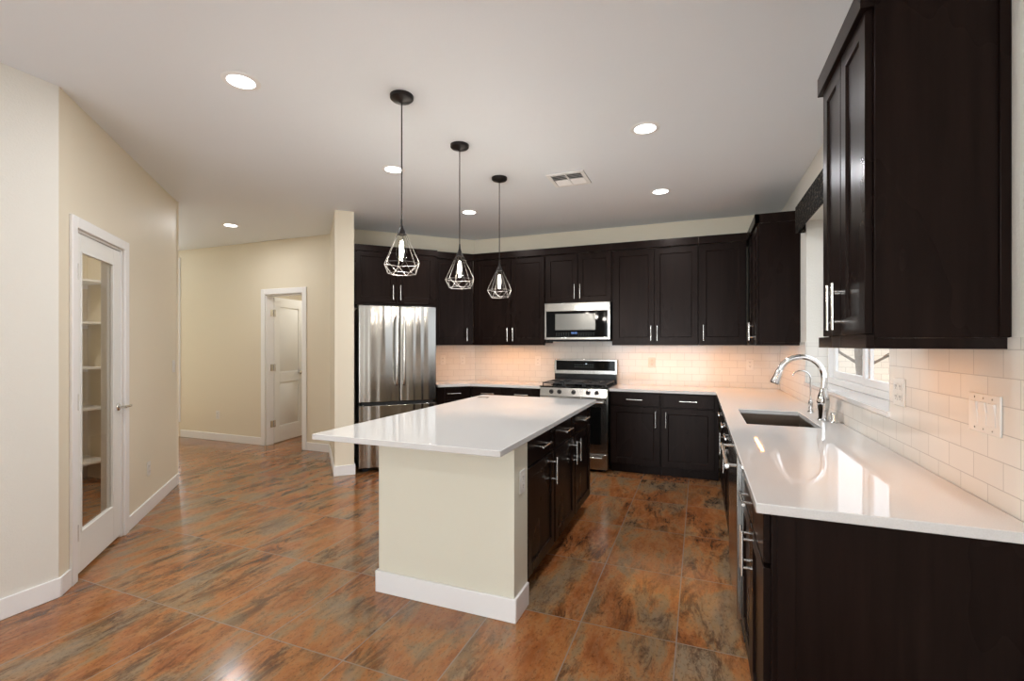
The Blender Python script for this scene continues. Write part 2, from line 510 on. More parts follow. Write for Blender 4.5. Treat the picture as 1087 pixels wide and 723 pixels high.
# bathroom door, open inwards (door_2): two raised panels
db = bpy.data.objects.new('door_2', None); C.objects.link(db); struct(db)
db.location = (DX0 + .02, YH + .122, 0); db.rotation_euler = (0, 0, R(99))
BW = .62
def panel_door(g, W, z0, z1, t):
    # visible face is local -y
    rails = [(.23, .84), (.98, z1 - .13)]
    xs0, xs1 = .11, W - .11
    g.box(0, xs0, 0, t, z0, z1); g.box(xs1, W, 0, t, z0, z1)
    g.box(xs0, xs1, 0, t, z0, rails[0][0]); g.box(xs0, xs1, 0, t, rails[0][1], rails[1][0]); g.box(xs0, xs1, 0, t, rails[1][1], z1)
    for a_, b_ in rails:
        g.box(xs0, xs1, .010, t - .010, a_, b_)
        e = .035
        vs = [(xs0 + .012, .010, a_ + .012), (xs1 - .012, .010, a_ + .012), (xs1 - .012, .010, b_ - .012), (xs0 + .012, .010, b_ - .012),
              (xs0 + e, .002, a_ + e), (xs1 - e, .002, a_ + e), (xs1 - e, .002, b_ - e), (xs0 + e, .002, b_ - e)]
        g.add(vs, [(4, 5, 6, 7), (0, 1, 5, 4), (1, 2, 6, 5), (2, 3, 7, 6), (3, 0, 4, 7)])
g = MB(); panel_door(g, BW, .012, DZ - .02, .035); g.build('panel', DOORW, db, bevel=.002)
lever(db, BW - .065, .96, 0, -1)
hinge_set(db, -.004, (1.80, 1.05, .28), 0)
for z in (1.80, 1.05, .28):
    MB().box(DX0 + .0152, DX0 + .0175, YH + .062, YH + .118, z - .045, z + .045).build('hinge_leaf', NICKEL, bpy.data.objects['trim_2'])

# kitchen window (window_1)
wr = bpy.data.objects.new('window_1', None); C.objects.link(wr); struct(wr)
fx = .945
def ywin(g, x0, x1, y0, y1, z0, z1, wd):
    g.box(x0, x1, y0, y0 + wd, z0, z1); g.box(x0, x1, y1 - wd, y1, z0, z1)
    g.box(x0, x1, y0 + wd, y1 - wd, z0, z0 + wd); g.box(x0, x1, y0 + wd, y1 - wd, z1 - wd, z1)
g = MB(); ywin(g, fx, fx + .055, WY0 + .001, WY1 - .001, WZ0, WZ1 - .001, .045); g.build('window_frame', TRIM, wr, bevel=.003)
ym = 3.53
g = MB(); ywin(g, fx + .03, fx + .05, ym - .03, WY1 - .046, WZ0 + .046, WZ1 - .047, .05); g.build('sash', TRIM, wr, bevel=.003)
g = MB(); ywin(g, fx + .006, fx + .028, WY0 + .046, ym + .03, WZ0 + .046, WZ1 - .047, .045); g.build('sash', TRIM, wr, bevel=.003)
MB().box(fx + .038, fx + .042, ym + .021, WY1 - .097, WZ0 + .097, WZ1 - .098).build('pane', GLASS, wr)
MB().box(fx + .015, fx + .019, WY0 + .092, ym - .016, WZ0 + .092, WZ1 - .093).build('pane', GLASS, wr)
MB().box(XR - .018, fx + .01, WY0 - .012, WY1 + .012, WZ0 - .024, WZ0 - .0005).build('window_sill', QUARTZ, wr, bevel=.003)

# tiled backsplashes, 8 mm proud of the walls
CT = .90; TT = 1.385
def tile_slab(name, parts, loc, rz):
    g = MB()
    for x0, x1, z0, z1 in parts: g.box(x0, x1, -.008, 0, z0, z1)
    o = g.build(name, TILE, None, loc=(loc[0], loc[1], 0), rz=rz)
    return struct(o)
tile_slab('trim_3', [(-2.80 + .004, -1.70, CT, 1.384), (-1.70, -.91, CT, 1.46), (-.91, XR - .009, CT, 1.384)], (0, YB), 0)
c0 = dpos(1.36, D2W)
tile_slab('trim_4', [(0, (b[0] - c0[0]) / S - .004, CT, 1.384)], c0, R(45))
# right wall: local x runs from the back corner towards the camera
L0 = YB - .009
tile_slab('trim_5', [(0, L0 - WY1, CT, TT), (L0 - WY1, L0 - WY0, CT, WZ0 - .026), (L0 - WY0, L0 - 1.50, CT, TT)], (XR, L0), R(-90))
# tiled lower part of the far window reveal
tile_slab('trim_6', [(0, fx - XR, WZ0, TT)], (XR, WY1), 0)

# ---------------------------------------------------------------- backyard seen through the window
GROUND = paint('pale_gravel', (.42, .37, .31), .9, .4, 30)
struct(MB().box(1.02, 14, -6, 48, -.15, -.05).build('ground', GROUND))
def block_mat():
    m_ = base_mat('pale_block_wall', (.72, .62, .52), .9); n, l = nodes(m_)
    tc = n.new('ShaderNodeTexCoord'); sp = n.new('ShaderNodeSeparateXYZ'); cb = n.new('ShaderNodeCombineXYZ')
    l.new(tc.outputs['Object'], sp.inputs[0]); l.new(sp.outputs['X'], cb.inputs['X']); l.new(sp.outputs['Z'], cb.inputs['Y'])
    t = n.new('ShaderNodeTexBrick'); l.new(cb.outputs[0], t.inputs['Vector'])
    t.inputs['Scale'].default_value = 1; t.inputs['Brick Width'].default_value = .4; t.inputs['Row Height'].default_value = .2; t.inputs['Mortar Size'].default_value = .008
    t.inputs['Color1'].default_value = (.66, .58, .49, 1); t.inputs['Color2'].default_value = (.58, .51, .43, 1); t.inputs['Mortar'].default_value = (.40, .35, .30, 1)
    l.new(t.outputs['Color'], n['Principled BSDF'].inputs['Base Color'])
    return m_
t = MB().box(1.5, 9.0, 19.0, 19.2, -.05, 1.9).build('block_wall', block_mat(), bevel=.01)
tag(t, 'pale block garden wall outside the kitchen window', 'garden wall')
BARK = base_mat('pale_bark', (.10, .075, .055), .9)
tr = thing('bare_tree', 'bare branching tree in front of the garden wall outside the window', 'tree', (3.05, 11.6, -.05))
trunk = MB(); trunk.tube([(0, 0, 0), (.03, .02, .7), (-.02, .05, 1.3), (.02, 0, 1.9)], [.10, .075, .06, .045], 10); trunk.build('trunk', BARK, tr)
for k in range(9):
    t_ = k * 2.4; z = .9 + .11 * k; rr = 1.15 - .05 * k
    dx, dy = math.cos(t_), math.sin(t_)
    g = MB(); g.tube([(.01, .03, z), (dx * rr * .4, dy * rr * .4, z + .28), (dx * rr * .75, dy * rr * .8, z + .45), (dx * rr, dy * rr * 1.1, z + .8)], [.032, .024, .016, .008], 8)
    for q in range(4):
        f_ = .35 + .17 * q; bx, by, bz = dx * rr * f_, dy * rr * f_, z + .28 + .4 * (f_ - .35)
        a2 = t_ + (1 if q % 2 else -1) * .9
        g.tube([(bx, by, bz), (bx + math.cos(a2) * .2, by + math.sin(a2) * .2, bz + .12), (bx + math.cos(a2) * .42, by + math.sin(a2) * .4, bz + .34)], [.012, .008, .004], 6)
    g.build('branch', BARK, tr)

# ---------------------------------------------------------------- cabinets
def shaker(x0, x1, z0, z1, t=.02, fw=.058, rec=.009):
    g = MB(); e = .004
    ix0, ix1, iz0, iz1 = x0 + fw, x1 - fw, z0 + fw, z1 - fw
    L = [[(x0, 0, z0), (x1, 0, z0), (x1, 0, z1), (x0, 0, z1)],
         [(x0, -t, z0), (x1, -t, z0), (x1, -t, z1), (x0, -t, z1)],
         [(ix0, -t, iz0), (ix1, -t, iz0), (ix1, -t, iz1), (ix0, -t, iz1)],
         [(ix0 + e, -t + rec, iz0 + e), (ix1 - e, -t + rec, iz0 + e), (ix1 - e, -t + rec, iz1 - e), (ix0 + e, -t + rec, iz1 - e)]]
    vs = sum(L, []); fs = [(3, 2, 1, 0)][:0] + [(0, 3, 2, 1)]
    for k in range(3):
        for i in range(4): fs.append((4 * k + i, 4 * k + (i + 1) % 4, 4 * k + 4 + (i + 1) % 4, 4 * k + 4 + i))
    fs.append((12, 13, 14, 15))
    return g.add(vs, fs)


def pull(cx, cz, yf, vertical, L=.165):
    g = MB(); h = L / 2; r = .006; off = .032
    ax = (lambda s_: (cx, cz + s_)) if vertical else (lambda s_: (cx + s_, cz))
    p = lambda s_, y: (ax(s_)[0], y, ax(s_)[1])
    g.rod(p(-h, yf - off), p(h, yf - off), r, 12)
    for s_ in (-h + .03, h - .03): g.rod(p(s_, yf + .0005), p(s_, yf - off), .005, 10)
    return g


def cabinet(name, label, group, loc, rz, W, D, z0, z1, fronts, toe=0, rail_dz=.026, end_rail=False, crown=None, ends=(0, 0), rail=False, cat='cabinet', body_ranges=None, rail_ext=0):
    t = thing(name, label, cat, (loc[0], loc[1], 0), rz, group)
    g = MB()
    if body_ranges:
        for bx in body_ranges: g.box(*bx)
    else: g.box(0, W, 0, D, z0 + toe, z1)
    g.build('body', WOOD, t, bevel=.0015)
    if toe: MB().box(0, W, .07, D, z0 + .001, z0 + toe - .0005).build('toe_kick', WOOD, t)
    for f in fronts:
        k, x0, x1, a_, b_ = f[:5]
        if k == 'door': d = shaker(x0, x1, a_, b_).build('door', WOOD, t, bevel=.0015)
        else: d = MB().box(x0, x1, -.02, 0, a_, b_).build('drawer_front' if k == 'drawer' else 'false_front', WOOD, t, bevel=.003)
        if len(f) > 5 and f[5]: pull(f[5][1], f[5][2], -.02, f[5][0] == 'v', f[5][3] if len(f[5]) > 3 else .165).build('handle', NICKEL, d)
    if crown:
        zb, zt = crown
        prof = [(.0, zb), (.0, zt), (-.034, zt), (-.036, zt - .002), (-.036, zb + .002), (-.034, zb)]
        x0 = -.012 * ends[0]; x1 = W + .012 * ends[1]
        g = MB(); g.extrude_x(prof, x0, x1)
        for s_, xx in ((0, 0), (1, W)):
            if ends[s_]:
                sg = 1 if s_ else -1
                pts = [(xx, zb), (xx + sg * .012, zb), (xx + sg * .012, zt), (xx, zt)]
                n = len(pts); vs = [(x, -.0345, z) for x, z in pts] + [(x, D, z) for x, z in pts]
                g.add(vs, [tuple(range(n)), tuple(reversed(range(n, 2 * n)))] + [(i, n + i, n + (i + 1) % n, (i + 1) % n) for i in range(n)])
        g.build('crown_moulding', WOOD, t)
    if rail:
        g = MB(); g.box(-rail_ext, W + (.003 if end_rail else 0), -.022, -.0005, z0 - rail_dz, z0 + .010)
        g.box(-rail_ext, W - .016, -.0005, .015, z0 - rail_dz, z0 - .0005)
        if end_rail: g.box(W - .016, W + .003, -.0005, D, z0 - rail_dz, z0 - .0005)
        g.build('light_rail', WOOD, t, bevel=.001)
    return t


def led_bar(label, loc, rz, L, watts):
    t = thing('under_cabinet_light', label, 'light', loc, rz, 'warm light bars under the wall cabinets')
    MB().box(-L / 2, L / 2, -.016, .016, -.010, -.0005).build('housing', PLATE, t, bevel=.002)
    MB().box(-L / 2 + .01, L / 2 - .01, -.011, .011, -.0125, -.0102).build('diffuser', LED, t)
    area_light('under_cabinet_lamp', (0, 0, -.016), (0, 0, 0), L - .02, .02, watts * L, (1, .39, .085), t)


UB, UT = 1.385, 2.425    # wall cabinet bottom and box top
CRN = (2.425, 2.505)
DF0 = D2W - .325
UF = 5.365               # front plane of the back wall cabinets
gU = 'dark wall cabinets'; gB = 'dark base cabinets'
dz0, dz1 = UB + .003, 2.408
hz = UB + .105
# back wall uppers
X0 = UF - DF0 / S
cabinet('wall_cabinet', 'dark two-door wall cabinet between the diagonal corner and the microwave', gU, (X0 + .002, UF), 0, -1.704 - X0 - .002, YB - UF - .001, UB, UT,
        [('door', .040, .517, dz0, dz1, ('v', .484, hz)), ('door', .523, .946, dz0, dz1, ('v', .556, hz))], crown=CRN, rail=True)
cabinet('wall_cabinet', 'short dark two-door wall cabinet directly above the microwave', gU, (-1.702, UF), 0, .790, YB - UF - .001, 1.852, UT,
        [('door', .010, .392, 1.864, dz1, ('v', .362, 1.98)), ('door', .398, .780, 1.864, dz1, ('v', .428, 1.98))], crown=CRN)
cabinet('wall_cabinet', 'tall dark two-door wall cabinet right of the microwave', gU, (-.911, UF), 0, .905, YB - UF - .001, UB, UT,
        [('door', .020, .452, dz0, dz1, ('v', .422, hz)), ('door', .458, .895, dz0, dz1, ('v', .488, hz))], crown=CRN, rail=True)
cabinet('wall_cabinet', 'dark single-door wall cabinet next to the right back corner, handle on its left', gU, (-.005, UF), 0, .455, YB - UF - .001, UB, UT,
        [('door', .015, .440, dz0, dz1, ('v', .045, hz))], crown=CRN, rail=True)
# corner cabinet on the right wall (local x from the back wall towards the camera)
CX = .487
cabinet('corner_wall_cabinet', 'dark wall cabinet on the right wall beyond the window, end panel showing', gU, (CX, YB - .001), R(-90), YB - 4.625, XR - CX - .001, UB, UT,
        [('door', .40, .715, dz0, dz1, ('v', .685, hz)), ('door', .721, 1.045, dz0, dz1, ('v', .751, hz))], crown=CRN, ends=(0, 1), rail=True, end_rail=True)
# near cabinet on the right wall
NX = .490
nc = cabinet('wall_cabinet', 'large dark wall cabinet hung high at the right edge, nearest the camera', gU, (NX, 2.265), R(-90), .545, XR - NX - .001, UB, UT,
        [('door', .008, .258, dz0 + .01, dz1 - .02, ('v', .228, hz + .01)), ('door', .264, .528, dz0 + .01, dz1 - .02, ('v', .298, hz + .01))], crown=(2.385, 2.46), ends=(1, 0), rail=True, rail_ext=.06, rail_dz=.032, end_rail=True)
MB().box(.5455, .553, XR - NX - .026, XR - NX - .001, UB + .001, 2.38).build('scribe_strip', WOOD, nc, bevel=.002)
# refrigerator cabinet and diagonal cabinets: local x = D1 direction, front faces the room
FCF = 5.47
fl = dpos(.462, FCF)
cabinet('wall_cabinet', 'dark two-door wall cabinet above the refrigerator', gU, fl, R(45), .928, D2W - FCF - .001, 1.815, UT,
        [('door', .012, .450, 1.845, dz1, ('v', .418, 1.955)), ('door', .468, .905, 1.845, dz1, ('v', .500, 1.955))], crown=(2.405, 2.475))
DF = D2W - .325
dl = dpos(1.392, DF)
# right end meets the back uppers' front plane
du = (UF + DF * 0 - (dl[1])) / S
cabinet('wall_cabinet', 'narrow dark single-door wall cabinet on the diagonal wall right of the refrigerator', gU, dl, R(45), du - .001, D2W - DF - .001, UB, UT,
        [('door', .022, du - .06, dz0, dz1, ('v', du - .095, hz))], crown=CRN, rail=True, body_ranges=[(0, du - .001, 0, D2W - DF - .15, UB, UT)])

# base cabinets
BT = CT - .031; TOE = .10
dr0, dr1 = .725, BT - .012; bd0, bd1 = .115, .712
BF = 5.085
def base_fronts(W, hside, drawer=True):
    hx = W - .05 if hside == 'r' else .05
    return [('drawer', .012, W - .012, dr0, dr1, ('h', W / 2, (dr0 + dr1) / 2)), ('door', .012, W - .012, bd0, bd1, ('v', hx, bd1 - .115))]
cabinet('base_cabinet', 'dark base cabinet with drawer and door just right of the range', gB, (-.890, BF), 0, .523, YB - BF - .01, 0, BT, base_fronts(.523, 'r'), toe=TOE)
cabinet('base_cabinet', 'dark base cabinet with drawer and door in the back right corner', gB, (-.366, BF), 0, .545, YB - BF - .01, 0, BT, [('drawer', .012, .505, dr0, dr1, ('h', .26, .792)), ('door', .012, .505, bd0, bd1, ('v', .05, bd1 - .115))], toe=TOE)
cabinet('base_cabinet', 'dark base cabinet with two drawers left of the range', gB, (-2.548, BF), 0, .886, YB - BF - .01, 0, BT,
        [('drawer', .03, .445, dr0, dr1, ('h', .24, .792)), ('drawer', .451, .874, dr0, dr1, ('h', .66, .792)), ('door', .03, .445, bd0, bd1, ('v', .41, .6)), ('door', .451, .874, bd0, bd1, ('v', .486, .6))], toe=TOE)
DB = D2W - .60
bl = dpos(1.375, DB)
bw = (BF - bl[1]) / S
cabinet('base_cabinet', 'narrow dark base cabinet with one drawer on the diagonal beside the refrigerator', gB, bl, R(45), bw - .001, .59, 0, BT,
        [('drawer', .09, bw - .12, dr0, dr1, ('h', (bw - .03) / 2, .792)), ('door', .09, bw - .12, bd0, bd1, ('v', bw - .16, .6))], toe=TOE,
        body_ranges=[(0, bw - .001, 0, .25, TOE, BT), (0, .25, .25, .59, TOE, BT)])
# right run: local x from the back towards the camera, origin at y
RF = .200
def right_cab(label, y_far, y_near, fronts, **k):
    return cabinet('base_cabinet', label, gB, (RF, y_far), R(-90), y_far - y_near, XR - RF - .01, 0, BT, fronts, toe=TOE, **k)
right_cab('dark base cabinet on the right run between the corner and the sink cabinet', 4.90, 3.925,
          [('drawer', .30, .96, dr0, dr1, ('h', .63, .792)), ('door', .30, .96, bd0, bd1, ('v', .92, .6))])
sc = right_cab('dark sink base cabinet with two doors under the sink', 3.922, 2.985,
          [('false', .012, .465, dr0, dr1, ('h', .24, .792)), ('false', .471, .925, dr0, dr1, ('h', .70, .792)), ('door', .012, .465, bd0, bd1, ('v', .43, .6)), ('door', .471, .925, bd0, bd1, ('v', .506, .6))],
          body_ranges=[(0, .937, 0, .018, TOE, BT), (0, .018, .018, .58, TOE, BT), (.919, .937, .018, .58, TOE, BT), (.018, .919, .018, .58, TOE, TOE + .018)])
ne = right_cab('dark base cabinet at the near end of the right run, end panel showing', 2.364, 1.592,
          [('drawer', .014, .758, dr0 - .02, dr1, ('h', .386, .785)), ('door', .014, .383, bd0, bd1 - .02, ('v', .35, .59)), ('door', .389, .758, bd0, bd1 - .02, ('v', .42, .59))])
g = MB(); g.box(.7725, .794, -.002, .588, .0, BT); g.box(.7945, .798, .012, .06, .0, BT); g.build('end_panel', WOOD, ne, bevel=.001)

# dishwasher
dw = thing('dishwasher', 'stainless dishwasher under the right counter between the sink and the near cabinet', 'dishwasher', (RF - .012, 2.982, 0), R(-90))
MB().box(.002, .615, .0, .58, .02, BT - .002).build('body', RUBBER, dw)
MB().box(.006, .611, -.030, -.001, .115, BT - .006).build('door', STEEL, dw, bevel=.004)
g = MB(); g.rod((.05, -.068, .80), (.567, -.068, .80), .010, 12)
for x in (.07, .547): g.rod((x, -.03, .80), (x, -.068, .80), .008, 10)
g.build('handle', NICKEL, dw)
MB().box(.006, .611, .05, .07, .0, .112).build('toe_panel', BLACK, dw)

# ---------------------------------------------------------------- counters
cz0 = CT - .03
# island
IX0, IX1, IY0, IY1 = -1.877, -.810, 1.900, 3.985
tag(MB().box(IX0, IX1, IY0, IY1, cz0, CT).build('island_countertop', QUARTZ, bevel=.003), 'wide white quartz countertop on the island', 'countertop')
# right L with sink cut-out
SX0, SX1, SY0, SY1 = .262, .640, 3.085, 3.780
xs = [-.893, .155, SX0, SX1, XR - .0085]; ys = [1.552, SY0, SY1, 5.040, YB - .0085]
m = MB().cells(xs, ys, lambda i, j: (j == 3 or i >= 1) and not (i == 2 and j == 1), cz0, CT)
tag(m.build('countertop', QUARTZ, bevel=.003), 'white quartz L-shaped countertop holding the sink along the right wall', 'countertop')
w0, w1, w2 = dpos(1.372, D2W - .0085), dpos(1.372, D2W - .645), (5.04 - (D2W - .645) / S, 5.04)
m = MB().prism([w1, w2, (-1.662, 5.04), (-1.662, YB - .0085), ((YB - .0085) - (D2W - .0085) / S, YB - .0085), w0], cz0, CT)
tag(m.build('countertop', QUARTZ, bevel=.003), 'white quartz countertop left of the range bending along the diagonal wall', 'countertop')

# sink
sk = thing('kitchen_sink', 'undermount steel sink set into the right countertop', 'sink', ((SX0 + SX1) / 2, (SY0 + SY1) / 2, cz0))
hx, hy, dp_ = (SX1 - SX0) / 2 + .008, (SY1 - SY0) / 2 + .008, .20
m = MB(); tt = .003
m.box(-hx, hx, -hy, hy, -dp_, -dp_ + tt); m.box(-hx, -hx + tt, -hy, hy, -dp_ + tt, -.0006); m.box(hx - tt, hx, -hy, hy, -dp_ + tt, -.0006)
m.box(-hx + tt, hx - tt, -hy, -hy + tt, -dp_ + tt, -.0006); m.box(-hx + tt, hx - tt, hy - tt, hy, -dp_ + tt, -.0006)
m.build('basin', SINKM, sk)
MB().lathe([(.045, 0), (.045, .003), (.03, .003), (.028, .001)], (0, .05, -dp_ + tt + .0003)).build('drain', CHROME, sk)

# faucet, arc towards -x
fc = thing('kitchen_faucet', 'tall chrome gooseneck pull-down faucet behind the sink', 'faucet', (.705, 3.385, CT))
m = MB(); m.lathe([(.030, 0), (.031, .006), (.024, .012), (.025, .03), (.027, .06), (.034, .10), (.036, .125), (.030, .15), (.021, .175), (.0175, .20)]); m.build('body', CHROME, fc)
arc = [(0, 0, .20), (.004, 0, .25)]
for k in range(17):
    t_ = R(0 + k * 165 / 16); arc.append((-.118 + .122 * math.cos(t_), 0, .265 + .125 * math.sin(t_)))
m = MB(); m.tube(arc, .0165, 16); m.build('spout', CHROME, fc)
e = Vector(arc[-1]); d = (e - Vector(arc[-2])).normalized()
m = MB(); m.tube([e - d * .012, e, e + d * .03, e + d * .075, e + d * .082], [.0175, .020, .021, .027, .023], 16); m.build('spray_head', CHROME, fc)
m = MB(); m.tube([(0, -.02, .115), (0, -.045, .12), (-.004, -.055, .15), (-.01, -.06, .205)], [.012, .011, .008, .006], 12); m.build('lever', CHROME, fc)
f2 = thing('filter_tap', 'small thin chrome water filter tap behind the sink, beyond the main faucet', 'faucet', (.713, 3.775, CT))
m = MB(); m.lathe([(.022, 0), (.022, .005), (.013, .01), (.012, .04), (.016, .045), (.016, .075), (.008, .085), (.006, .11)]); m.build('body', CHROME, f2)
arc = [(0, 0, .10)] + [(-.055 + .055 * math.cos(R(k * 15)), 0, .23 + .055 * math.sin(R(k * 15))) for k in range(12)]
MB().tube(arc, .0048, 10).build('spout', CHROME, f2)
MB().tube([(0, -.012, .06), (0, -.03, .062), (0, -.036, .075)], [.006, .005, .004], 8).build('lever', CHROME, f2)
m = MB().lathe([(.020, 0), (.021, .004), (.019, .008), (.019, .055), (.017, .06)], (0, 0, 0)).build('air_gap_cap', CHROME, None, loc=(.748, 3.325, CT))
tag(m, 'short chrome air gap cylinder right of the faucet base', 'sink fitting')

# ---------------------------------------------------------------- island body
hw = thing('island_half_wall', 'cream painted half wall with white baseboard under the island top', 'half wall', (0, 0, 0))
IW0, IW1, IWY, IWT = -1.652, -.845, 2.158, 2.350
m = MB().cells([IW0, -1.50, IW1], [IWY, IWT, 3.925], lambda i, j: j == 0 or i == 0, 0, cz0 - .0005); m.build('wall', ISL, hw, bevel=.002)
q = .014
m = MB(); m.box(IW0 - q, IW1 + q, IWY - q, IWY, 0, .118); m.box(IW1, IW1 + q, IWY, IWT - .012, 0, .118); m.box(IW0 - q, IW0, IWY, 3.925, 0, .118)
m.build('baseboard', TRIM, hw, bevel=.004)
def isl_cab(label, y0, y1, hs):
    W = y1 - y0; hx_ = W - .055 if hs == 'r' else .055
    return cabinet('island_cabinet', label, 'dark cabinets under the island top', (-.866, y0), R(90), W, .630, 0, cz0 - .001,
        [('drawer', .010, W - .010, .715, cz0 - .014, ('h', W / 2, .787)), ('door', .010, W - .010, .118, .702, ('v', hx_, .59))], toe=TOE)
isl_cab('dark island cabinet nearest the camera, beside the cream half wall', 2.352, 2.860, 'r')
isl_cab('middle dark island cabinet of the three in the row', 2.862, 3.375, 'r')
isl_cab('dark island cabinet at the far end of the row, nearest the range', 3.377, 3.905, 'l')
po = thing('pop_up_outlet', 'small grey flush outlet lid in the far part of the island top', 'outlet', (-1.77, 3.765, CT))
MB().box(-.045, .045, -.03, .03, .0003, .004).build('lid', STEEL, po, bevel=.002); MB().box(-.05, .05, -.035, .035, .0001, .002).build('rim', NICKEL, po)

# ---------------------------------------------------------------- refrigerator
RL, RRt, RFp = .487, 1.318, 5.20
fr = thing('refrigerator', 'stainless french-door refrigerator with bottom freezer drawer', 'refrigerator', (*dpos(RL, RFp), 0), R(45))
FW = RRt - RL
MB().box(.004, FW - .004, .075, .775, .03, 1.765).build('body', BLACK, fr, bevel=.004)
def bowed(x0, x1, z0, z1, bow=.016, n=10):
    pts = []
    for i in range(n + 1):
        t_ = i / n; x = x0 + (x1 - x0) * t_; pts.append((x, -bow * (1 - (2 * t_ - 1) ** 4) + bow))
    pts = [(x, y) for x, y in pts] + [(x1, .068), (x0, .068)]
    return MB().prism(pts, z0, z1)
xm = FW * .515
dL = bowed(0, xm - .003, .752, 1.785).build('door', FSTEEL, fr, bevel=.004)
dR = bowed(xm + .003, FW, .752, 1.785).build('door', FSTEEL, fr, bevel=.004)
dF = bowed(0, FW, .052, .714).build('freezer_drawer', FSTEEL, fr, bevel=.004)
def fr_handle(x, par):
    g = MB(); g.tube([(x, -.002, .93), (x, -.035, .945), (x, -.052, 1.0), (x, -.058, 1.28), (x, -.052, 1.6), (x, -.035, 1.655), (x, -.002, 1.67)], [.012, .0125, .013, .0135, .013, .0125, .012], 12)
    g.build('handle', NICKEL, par)
fr_handle(xm - .038, dL); fr_handle(xm + .038, dR)
MB().box(.03, FW - .03, .03, .069, .7165, .7495).build('handle_recess', RUBBER, fr)
for x in (.05, FW - .11):
    MB().box(x, x + .06, .02, .11, 1.7655, 1.80).build('hinge_cover', RUBBER, fr, bevel=.004)
    MB().box(x, x + .06, .10, .16, 0, .029).build('foot', RUBBER, fr)
MB().box(.01, FW - .01, .07, .0745, .031, .12).build('kick_grille', BLACK, fr)

# ---------------------------------------------------------------- range
RX0, RX1, RY = -1.656, -.900, 5.000
rg = thing('gas_range', 'stainless freestanding gas range with black backguard on the back wall', 'stove', (RX0, RY, 0))
RW = RX1 - RX0
MB().box(.002, RW - .002, .045, .665, .03, .895).build('body', STEEL, rg, bevel=.002)
for x in (.04, RW - .08):
    for y in (.08, .58): MB().box(x, x + .04, y, y + .04, 0, .0295).build('foot', RUBBER, rg)
od = MB().box(.003, RW - .003, 0, .044, .205, .795).build('oven_door', STEEL, rg, bevel=.004)
MB().box(.07, RW - .07, -.0035, -.0002, .30, .70).build('oven_window', BGLASS, od, bevel=.001)
g = MB(); g.rod((.04, -.055, .755), (RW - .04, -.055, .755), .0135, 14)
for x in (.06, RW - .06): g.rod((x, 0, .755), (x, -.055, .755), .010, 10)
g.build('handle', NICKEL, od)
sd = MB().box(.003, RW - .003, 0, .044, .035, .198).build('storage_drawer', STEEL, rg, bevel=.004)
g = MB(); g.rod((.05, -.045, .165), (RW - .05, -.045, .165), .010, 12)
for x in (.07, RW - .07): g.rod((x, 0, .165), (x, -.045, .165), .008, 10)
g.build('handle', NICKEL, sd)
m = MB(); m.extrude_x([(.0, .800), (.044, .800), (.044, .893), (.020, .893)], .003, RW - .003); m.build('control_panel', STEEL, rg, bevel=.002)
for i, x in enumerate((.135, .225, .385, .545, .640)):
    g = MB(); M_ = Matrix.Translation((x, .010, .848)) @ Matrix.Rotation(R(78), 4, 'X')
    g.lathe([(.024, -.004), (.024, .004), (.019, .008), (.017, .028), (.013, .031)], seg=18, M=M_)
    g.box(-.003, .003, -.017, .017, .031, .037, M_)
    g.build('knob', BRONZE, rg)
MB().box(-.004, RW + .004, .005, .600, .896, .908).build('cooktop', BLACK, rg, bevel=.003)
for k, (x0, x1) in enumerate(((.02, .262), (.27, .486), (.494, RW - .02))):
    g = MB(); z = .9335
    for y in (.05, .30, .56): g.box(x0, x1, y - .007, y + .007, z, z + .014)
    for x in (x0 + .007, (x0 + x1) / 2, x1 - .007): g.box(x - .006, x + .006, .043, .567, z, z + .013)
    for x in (x0 + .007, x1 - .007):
        for y in (.05, .56): g.box(x - .007, x + .007, y - .007, y + .007, .9085, z)
    if k == 1: g.box(x0 + .03, x1 - .03, .11, .50, z + .0135, z + .019)
    g.build('grate', GRATE, rg, bevel=.002)
for x, y in ((.14, .17), (.14, .44), (.378, .30), (.615, .17), (.615, .44)):
    MB().lathe([(.05, 0), (.05, .008), (.035, .010), (.035, .018), (.03, .02)], (x, y, .9085), 18).build('burner', BLACK, rg)
bg = MB().box(-.002, RW + .002, .602, .660, .896, 1.185).build('backguard', STEEL, rg, bevel=.003)
MB().box(.02, RW - .02, .5985, .6018, 1.055, 1.172).build('control_glass', BGLASS, bg)
MB().box(.0, RW, .596, .6018, .9085, 1.015).build('lower_panel', BLACK, bg)
g = MB(); rr = random.Random(3)
for r_ in range(2):
    for k in range(9): g.box(.25 + k * .027, .25 + k * .027 + .010, .5968, .5984, 1.095 + r_ * .026, 1.0995 + r_ * .026)
g.build('key_marks', KEYS, bg)
g = MB(); g.box(.383, .402, .5968, .5984, 1.130, 1.140); g.build('clock_digits', emis('clock_white', (.8, .9, 1), .8), bg)

# ---------------------------------------------------------------- microwave
MX0, MX1, MY = -1.690, -.924, 5.290
mw = thing('microwave', 'stainless over-the-range microwave with black glass door', 'microwave', (MX0, MY, 0))
MW = MX1 - MX0
MB().box(0, MW, .03, YB - MY - .009, 1.42, 1.848).build('body', RUBBER, mw, bevel=.002)
md = MB(); frame_rect(md, 0, MW, 1.424, 1.848, .022, MW - .030, 1.452, 1.752, 0, .029); md = md.build('door', STEEL, mw, bevel=.003)
MB().box(.0225, MW - .0305, .004, .012, 1.4525, 1.7515).build('door_glass', BGLASS, md)
MB().box(.13, MW - .165, .001, .0038, 1.535, 1.722).build('window_mesh', base_mat('window_mesh', (.16, .155, .14), .25, .3), md, bevel=.001)
for ks in (range(0, 6), range(9, 16)):
    g = MB()
    for k in ks:
        for r_ in range(2): g.box(.14 + k * .029, .14 + k * .029 + .012, .0022, .0039, 1.472 + r_ * .022, 1.476 + r_ * .022)
    g.build('key_marks', KEYS, md)
g = MB()
